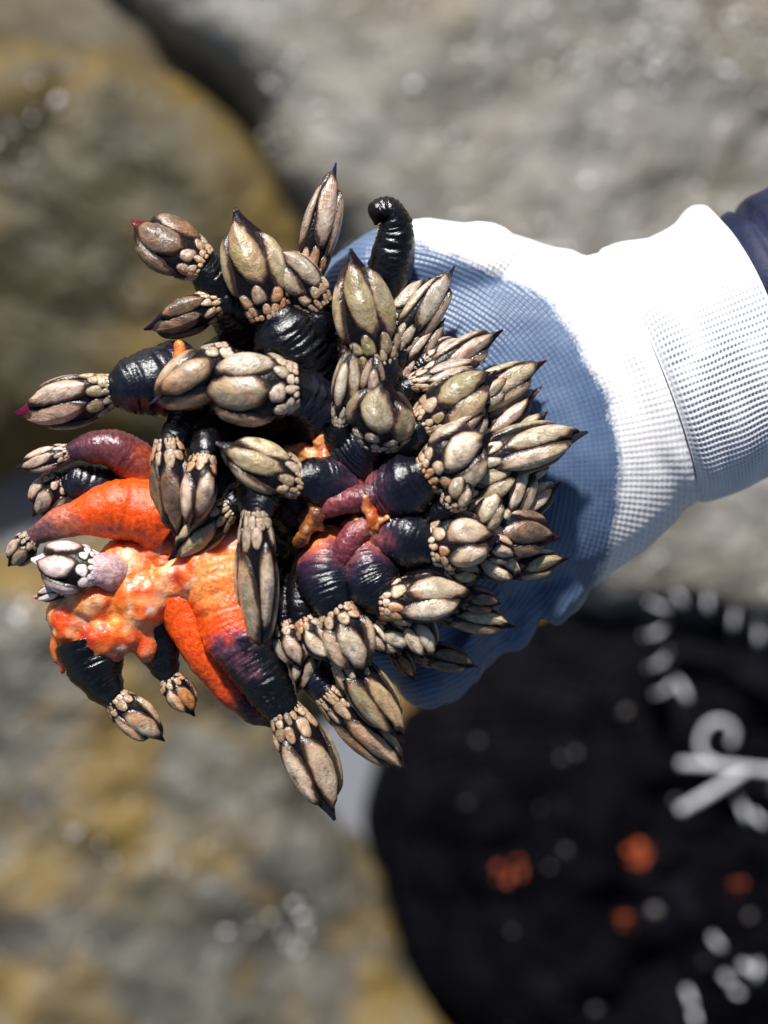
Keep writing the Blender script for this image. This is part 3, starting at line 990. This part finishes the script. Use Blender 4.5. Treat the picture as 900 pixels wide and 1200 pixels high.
B('small pink brown goose barnacle close under the sharp blue black tipped one', (452, 470, -30), (482, 432, 14), (520, 374, 8), 38, 60, None, 22, 18, 'jet', PP, PP, 3)
# --- centre
B('goose barnacle with narrow plates over the bare orange patch, left of a round plated one', (405, 540, -15), (402, 484, 58), (412, 408, 74), 44, 70, None, 28, 24, 'jet', M_plate, M_plate, 1)
B('stubby goose barnacle showing one round ringed plate beside the narrow plated one', (425, 520, -15), (436, 466, 56), (438, 416, 78), 40, 95, None, 24, 22, 'jet', PP, M_plate, 4)
B('squat goose barnacle with three fanned plates above the black hollow of the bunch', (400, 575, -20), (444, 510, 56), (460, 448, 84), 82, 10, (410, 530, 30), 38, 40, 'blue', PG, M_plate, 0, wrinkle=.13)
B('goose barnacle with large pinkish plate and purple lips, at the fat violet ringed stalk', (330, 480, -10), (258, 428, 60), (178, 472, 70), 74, 96, (300, 440, 40), 34, 34, 'black', PO, M_plate, 3, lip=(.035, .025, .06), thick=1.25)
B('goose barnacle with the broadest almond plate lying across the centre of the bunch', (385, 510, -10), (330, 454, 66), (230, 458, 74), 84, 4, (372, 468, 40), 38, 36, 'blue', M_plate, M_plate, 1, thick=1.1)
B('goose barnacle with narrow green tip lying over the black centre of the bunch', (425, 575, -10), (338, 560, 66), (256, 520, 82), 60, 20, (380, 560, 56), 34, 32, 'purple', PG, PO, 2)
B('goose barnacle on a fat violet ringed stalk, with magenta tip and green underside', (215, 440, -10), (116, 462, 30), (24, 490, 22), 62, -25, (165, 452, 32), 44, 38, 'blue', PP, PG, 4, wrinkle=.12, lip=(.15, .012, .04), pitch=12)
B('grey goose barnacle hanging straight down beside the granular orange flesh', (235, 480, -10), (198, 534, 52), (206, 632, 52), 52, 20, (212, 500, 40), 26, 22, 'jet', PD, PO, 0)
B('goose barnacle with a cream rimmed split, hanging next to the grey one', (255, 490, -5), (236, 548, 62), (224, 618, 70), 60, 62, (240, 512, 50), 26, 24, 'jet', PP, PO, 3)
B('greenish goose barnacle tucked under the two hanging ones', (290, 580, -10), (258, 604, 40), (198, 652, 44), 46, -10, None, 24, 20, 'jet', PG, PG, 2)
B('long goose barnacle split down its middle, hanging over the big orange flesh', (318, 545, 0), (300, 626, 64), (304, 764, 50), 66, 62, (304, 580, 60), 34, 32, 'jet', M_plate, M_plate, 5, wrinkle=.12)
# --- lower edge
B('largest goose barnacle, stalk running from orange to black, pointing straight down', (256, 664, 10), (344, 852, 30), (398, 952, 22), 64, -18, [(268, 745, 34), (312, 800, 34)], 46, 34, 'ember', M_plate, PO, 1, wrinkle=.12, pitch=9, lip=(.01, .01, .012))
B('goose barnacle with dark trailing tip, beside the one pointing straight down', (345, 730, -10), (396, 828, 26), (476, 906, 10), 50, 25, (362, 790, 16), 26, 24, 'blue', PO, PO, 0, lip=(.008, .008, .01))
B('goose barnacle with orange scales and a mossy tip over the dark trailing one', (360, 720, 0), (412, 782, 44), (476, 864, 34), 52, -20, (384, 755, 30), 24, 22, 'blue', PG, PO, 4)
B('goose barnacle with the brightest cream plates pointing down, on a wet grey stalk', (388, 632, 10), (398, 724, 56), (424, 792, 58), 64, 12, (372, 680, 50), 26, 40, 'purple', M_plate, PO, 2)
B('cream goose barnacle leaning on the brightest one', (372, 650, 0), (362, 732, 48), (398, 776, 50), 44, -25, None, 22, 20, 'jet', M_plate, PO, 1)
B('pale blunt goose barnacle beside the long split one', (342, 680, -10), (334, 738, 40), (352, 784, 44), 42, 20, None, 20, 18, 'jet', PP, PP, 0)
B('narrow pale goose barnacle pointing down under the blunt one', (350, 690, -10), (364, 758, 34), (350, 810, 30), 32, -15, None, 18, 14, 'jet', M_plate, PO, 3)
B('goose barnacle with two long cream plates on a wet stalk above the crumpled glove', (425, 618, 12), (462, 704, 54), (558, 692, 46), 62, -14, (428, 690, 46), 30, 42, 'purple', M_plate, PO, 1)
B('small cream goose barnacle under the two long cream plates', (425, 670, -5), (444, 736, 36), (480, 760, 36), 42, 25, None, 22, 18, 'jet', M_plate, PO, 5)
B('oval cream goose barnacle hanging below the two long cream plates', (450, 690, -10), (482, 724, 38), (506, 774, 36), 44, -10, None, 20, 18, 'jet', M_plate, M_plate, 2)
B('tiny goose barnacle dangling under the oval cream one', (440, 720, -20), (464, 762, 16), (484, 796, 10), 24, 15, None, 14, 10, 'jet', PD, PD, 0)
B('mossy shaded goose barnacle pointing at the crumpled glove edge', (470, 690, -30), (522, 716, 10), (602, 730, 0), 40, 10, None, 22, 18, 'jet', PG, PD, 4)
B('shaded brown goose barnacle lowest over the crumpled blue glove', (450, 720, -35), (498, 766, 4), (558, 776, -8), 34, -12, None, 18, 14, 'jet', PD, PD, 1)
# --- the dense fan against the palm
B('goose barnacle with a large olive almond plate, top of the fan on the palm', (450, 560, -10), (508, 488, 46), (580, 438, 46), 66, -12, (470, 520, 34), 34, 30, 'blue', PG, PO, 0)
B('narrow two plated goose barnacle highest in the fan on the palm', (455, 520, -25), (506, 442, 24), (586, 388, 8), 42, 20, None, 24, 20, 'jet', PP, M_plate, 3)
B('lilac brown goose barnacle lying along the top of the fan', (455, 530, -25), (494, 446, 34), (566, 424, 30), 36, -30, None, 22, 18, 'jet', PP, PO, 2)
B('goose barnacle with black edged tip and faint red lip, in the fan', (470, 540, -25), (548, 474, 28), (637, 426, 18), 50, 25, None, 26, 22, 'jet', PG, M_plate, 5, lip=(.06, .008, .012))
B('slim goose barnacle under the black edged tip', (480, 550, -25), (565, 508, 20), (630, 454, 8), 42, -35, None, 24, 20, 'jet', PP, M_plate, 1)
B('goose barnacle reaching farthest toward the cuff, with green black tip', (470, 570, -10), (572, 538, 44), (682, 502, 30), 58, -15, None, 30, 26, 'jet', M_plate, M_plate, 4, lip=(.015, .015, .02))
B('goose barnacle with beaded orange scales at the front of the fan', (436, 586, 14), (512, 552, 62), (576, 514, 66), 76, 14, (470, 575, 50), 30, 44, 'purple', M_plate, PO, 2)
B('dark outlined olive goose barnacle in the heart of the fan', (470, 590, -10), (550, 576, 44), (612, 548, 42), 48, -10, None, 26, 24, 'jet', PG, M_plate, 0)
B('upright grey brown goose barnacle wedged in the heart of the fan', (480, 600, -20), (592, 606, 28), (622, 540, 30), 44, 20, None, 24, 20, 'jet', M_plate, M_plate, 3)
B('small goose barnacle with a dark slit pointing at the palm', (490, 600, -25), (606, 602, 10), (654, 564, 0), 38, -40, None, 22, 18, 'jet', PP, M_plate, 1)
B('small pointed olive goose barnacle between the beaded ones', (480, 610, -10), (558, 618, 46), (590, 576, 52), 42, 15, None, 22, 20, 'jet', PG, M_plate, 5)
B('goose barnacle with two oval plates on a violet stalk with orange root', (432, 616, 16), (516, 638, 58), (580, 620, 60), 70, -14, (474, 632, 50), 28, 38, 'purple', M_plate, PO, 1)
B('broad grey goose barnacle with a red spot near its tip', (490, 620, -15), (574, 622, 30), (652, 634, 18), 58, 12, None, 28, 24, 'jet', PD, M_plate, 2, lip=(.05, .008, .01))
B('blunt goose barnacle below the broad grey one', (480, 640, -20), (562, 646, 26), (612, 674, 20), 46, -20, None, 24, 20, 'jet', M_plate, M_plate, 4)
B('goose barnacle with pale green tip lowest in the fan on the palm', (490, 640, -25), (602, 664, 8), (664, 658, 0), 38, 25, None, 22, 18, 'jet', PG, PD, 0)
B('slim goose barnacle squeezed between the olive plate and the beaded scales', (470, 560, -15), (540, 512, 40), (572, 474, 44), 36, 10, None, 22, 18, 'jet', M_plate, M_plate, 3)
# small ones filling the fan
B('little tan goose barnacle peeping out beside the olive almond plate', (480, 540, -20), (556, 470, 36), (600, 446, 36), 34, 15, None, 16, 14, 'jet', M_plate, M_plate, 6)
B('little goose barnacle with a split tip at the foot of the olive almond plate', (470, 550, -15), (528, 510, 52), (566, 482, 58), 30, 60, None, 16, 14, 'jet', PP, PO, 7)
B('little dark rimmed goose barnacle behind the one reaching toward the cuff', (490, 560, -25), (598, 522, 22), (640, 484, 14), 36, -20, None, 18, 14, 'jet', PG, M_plate, 8)
B('little slim goose barnacle below the one reaching toward the cuff', (490, 580, -20), (600, 560, 28), (648, 534, 18), 32, 20, None, 16, 12, 'jet', M_plate, M_plate, 9)
B('little rounded goose barnacle on the beaded one at the front of the fan', (470, 600, 0), (530, 588, 66), (552, 556, 78), 38, -8, None, 18, 16, 'jet', M_plate, PO, 6)
B('little goose barnacle between the two oval plates and the broad grey one', (480, 620, -10), (572, 640, 42), (606, 648, 44), 34, 30, None, 16, 14, 'jet', PP, PP, 7)
B('little pointed goose barnacle under the two oval plates', (470, 640, -10), (528, 668, 44), (566, 672, 42), 34, -20, None, 16, 14, 'jet', PG, M_plate, 8)
B('little brown goose barnacle over the mossy shaded one', (470, 670, -15), (544, 700, 28), (586, 706, 20), 32, 18, None, 16, 12, 'jet', PD, PD, 9)
B('little goose barnacle between the sharp blue black tip and the fan', (460, 500, -25), (506, 420, 20), (546, 398, 12), 32, -10, None, 16, 12, 'jet', PP, M_plate, 8)
B('little stubby cream goose barnacle beside the brightest cream plates', (400, 660, 10), (424, 736, 50), (450, 768, 50), 34, 25, None, 16, 14, 'jet', M_plate, PO, 6)
# --- orange side
B('pale pointed goose barnacle on a granular maroon stalk', (178, 570, 0), (72, 532, 24), (20, 548, 20), 30, 20, [(150, 512, 24), (110, 522, 28)], 28, 22, 'maroon', PP, PP, 2, wrinkle=.06, pitch=6)
B('short violet goose barnacle with a cream rim, behind the orange arm', (150, 590, -20), (66, 566, 6), (40, 604, 0), 46, 15, (100, 560, 4), 30, 30, 'blue', PP, PP, 3)
B('bent bright orange goose barnacle with a glassy drooping tip', (190, 606, 10), (34, 634, 22), (10, 662, 12), 34, -10, [(150, 584, 34), (70, 608, 34)], 46, 22, 'orange', PP, PP, 0, wrinkle=.03)
B('small white goose barnacle on a wrinkled lilac stalk', (142, 676, 20), (102, 666, 44), (38, 664, 42), 60, 20, None, 24, 22, 'lilac', PW, PW, 1, wrinkle=.09, pitch=6, lip=(.6, .5, .55))
B('tiny white goose barnacle with a pink tip under the white one', (110, 692, 10), (76, 690, 30), (40, 702, 26), 22, -20, None, 12, 10, 'lilac', PW, PW, 4, lip=(.6, .25, .22))
B('dark goose barnacle with orange banded tip hanging below the torn flesh', (104, 752, 0), (142, 826, 6), (190, 868, 2), 50, 20, (114, 800, 8), 40, 27, 'jet', PO, PO, 5, wrinkle=.05)
B('smaller dark goose barnacle hanging next to the orange banded one', (180, 732, -10), (202, 800, -6), (227, 838, -10), 38, -15, (190, 778, -4), 32, 20, 'jet', PO, PO, 2, wrinkle=.05)

# --- stalks without a visible capitulum
def bare_stalk(label, pts, rad, color, seed, wrinkle=.12, pitch=10):
    pp = [P(*p) for p in pts]
    v, f, c = stalk_mesh(pp, [r * S for r in rad], Vector((1, .3, 0)), color, wrinkle, 1.0, seed, pitch)
    o = bpy.data.objects.new('barnacle_stalk', mesh_from('barnacle_stalk', [p - pp[0] for p in v], f, M_stalk_wet if color in WET else M_stalk, cols=c))
    o.location = pp[0]
    link(o, label=label, cat='barnacle')
bare_stalk('bare black wrinkled stalk curling over at its end, against the thumb of the glove', [(440, 420, -40), (440, 340, -4), (466, 300, 8), (474, 262, 10), (470, 238, 12), (442, 238, 16), (440, 264, 18)], [26, 27, 27, 26, 24, 21, 18, 18, 17, 2], 'jet', 3.3, .16, 12)
bare_stalk('smooth orange stalk fading to red beside the largest barnacle', (((188, 640, 0), (205, 720, 24), (244, 790, 10), (300, 836, -12), (318, 850, -16))), [30, 26, 25, 22, 16, 4], 'flame', 5.1, .02)
bare_stalk('thin pink stalk torn off short in the centre of the bunch', [(356, 610, 30), (388, 580, 66), (430, 592, 62), (456, 570, 36)], [9, 14, 16, 18], 'rosy', 6.1, .10, 6)
bare_stalk('thin violet stalk standing up below the pink torn one', [(436, 618, 40), (410, 618, 62), (398, 650, 58), (392, 690, 30)], [18, 15, 15, 18], 'rosy', 8.1, .10, 6)

# --- flesh
def flesh(name, label, blobs, voxel, colfn, amp, cat='flesh', mat=None):
    pcs = []
    for b in blobs:
        if len(b) == 4: pcs.append(ellipsoid(P(*b[:3]), b[3] * S))
        else: pcs.append(capsule(P(*b[:3]), P(*b[3:6]), b[6] * S, b[7] * S))
    me = remesh_blob(pcs, voxel, 4, name)
    n = len(me.vertices)
    co = np.empty(n * 3); me.vertices.foreach_get('co', co); co = co.reshape(-1, 3)
    no = np.empty(n * 3); me.vertices.foreach_get('normal', no); no = no.reshape(-1, 3)
    cols = np.ones((n, 4), dtype=np.float32)
    for i in range(n):
        p = Vector(co[i])
        h = .6 * noise.noise(p * 130) + .5 * noise.noise(p * 300) + .3 * abs(noise.noise(p * 700))
        co[i] += no[i] * h * amp
        f = (ZC - p.z) / D * S
        cols[i, :3] = colfn(p.x / f + 450, 600 - p.y / f, p, h)
    me.vertices.foreach_set('co', co.ravel())
    a = me.color_attributes.new('Col', 'FLOAT_COLOR', 'POINT'); a.data.foreach_set('color', cols.ravel())
    me.materials.append(mat or M_flesh)
    me.update()
    o = bpy.data.objects.new(name, me)
    link(o, label=label, cat=cat)

def c_left(x, y, p, h):
    n = noise.noise(p * 110) + .5 * noise.noise(p * 260)
    c = lerp3(ORG, (.80, .30, .05), .5 + n)
    c = lerp3(c, (.80, .42, .20), max(0, noise.noise(p * 150 + Vector((3, 1, 2))) * 2.2 - .15))
    c = lerp3(c, (.82, .62, .46), max(0, noise.noise(p * 240 + Vector((9, 1, 4))) * 3 - .9))
    c = lerp3(c, (.45, .03, .004), max(0, -noise.noise(p * 120 + Vector((1, 7, 4))) * 2 - .3))
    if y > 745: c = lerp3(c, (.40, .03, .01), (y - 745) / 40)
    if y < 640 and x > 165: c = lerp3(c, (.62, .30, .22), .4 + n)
    return c
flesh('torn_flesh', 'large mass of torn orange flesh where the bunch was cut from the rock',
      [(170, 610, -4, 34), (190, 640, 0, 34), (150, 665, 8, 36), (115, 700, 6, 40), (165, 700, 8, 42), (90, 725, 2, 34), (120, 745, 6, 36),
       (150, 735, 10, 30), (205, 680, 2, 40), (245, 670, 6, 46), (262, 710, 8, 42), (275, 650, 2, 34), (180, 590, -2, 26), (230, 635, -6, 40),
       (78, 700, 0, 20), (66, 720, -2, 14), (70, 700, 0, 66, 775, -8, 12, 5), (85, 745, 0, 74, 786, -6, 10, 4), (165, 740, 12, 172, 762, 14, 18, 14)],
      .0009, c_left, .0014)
def c_mid(x, y, p, h):
    return lerp3((.55, .10, .02), (.75, .36, .14), .5 + noise.noise(p * 200))
flesh('torn_flesh', 'small orange torn scrap in the dark middle of the bunch',
      [(345, 530, 20, 382, 540, 36, 12, 16), (376, 520, 40, 380, 504, 44, 9, 4), (385, 545, 34, 398, 556, 32, 10, 5), (350, 538, 24, 330, 528, 16, 9, 5)], .0006, c_mid, .0022)
flesh('torn_flesh', 'ragged amber scrap joining the violet stalks with orange roots',
      [(428, 582, 62, 438, 616, 62, 6, 9), (438, 616, 62, 454, 606, 66, 7, 4), (438, 600, 63, 428, 572, 60, 5, 3), (436, 622, 58, 450, 640, 50, 7, 4), (420, 612, 50, 428, 630, 46, 10, 12), (440, 612, 60, 462, 622, 56, 5, 2)], .0006,
      lambda x, y, p, h: lerp3((.42, .07, .012), (.66, .32, .11), .5 + noise.noise(p * 180)), .0018)
flesh('torn_flesh', 'knobbly brown and orange shred hanging off the pink torn stalk',
      [(366, 590, 56, 372, 604, 58, 5, 6), (364, 616, 54, 350, 636, 50, 7, 5), (364, 612, 56, 378, 620, 52, 6, 4), (378, 662, 46, 392, 672, 42, 8, 8), (366, 604, 56, 360, 618, 54, 4, 5)], .0005,
      lambda x, y, p, h: lerp3((.10, .03, .01), (.50, .19, .04), .45 + noise.noise(p * 260)), .0022)
flesh('torn_flesh', 'tiny orange nub above the fat violet ringed stalk',
      [(210, 404, 40, 212, 424, 36, 6, 9), (190, 424, 34, 200, 432, 30, 6, 7)], .0006, lambda x, y, p, h: (.75, .20, .03), .0006)

# --- shared dark root mass inside the bunch
flesh('root_mass', 'black leathery root mass that the goose barnacles of the bunch grow from',
      [(330, 470, -50, 62), (400, 470, -50, 66), (270, 430, -46, 40), (350, 560, -52, 80), (430, 580, -52, 74), (470, 520, -46, 56), (500, 600, -50, 56),
       (400, 660, -50, 72), (470, 690, -52, 54), (340, 690, -52, 46), (340, 400, -44, 46), (430, 430, -46, 48), (250, 500, -44, 44), (270, 570, -46, 50), (520, 660, -48, 46), (410, 730, -46, 40)],
      .0016, lambda x, y, p, h: lerp3(BLK, (.05, .012, .014), .35 + noise.noise(p * 90)), .003, cat='barnacle', mat=M_stalk)
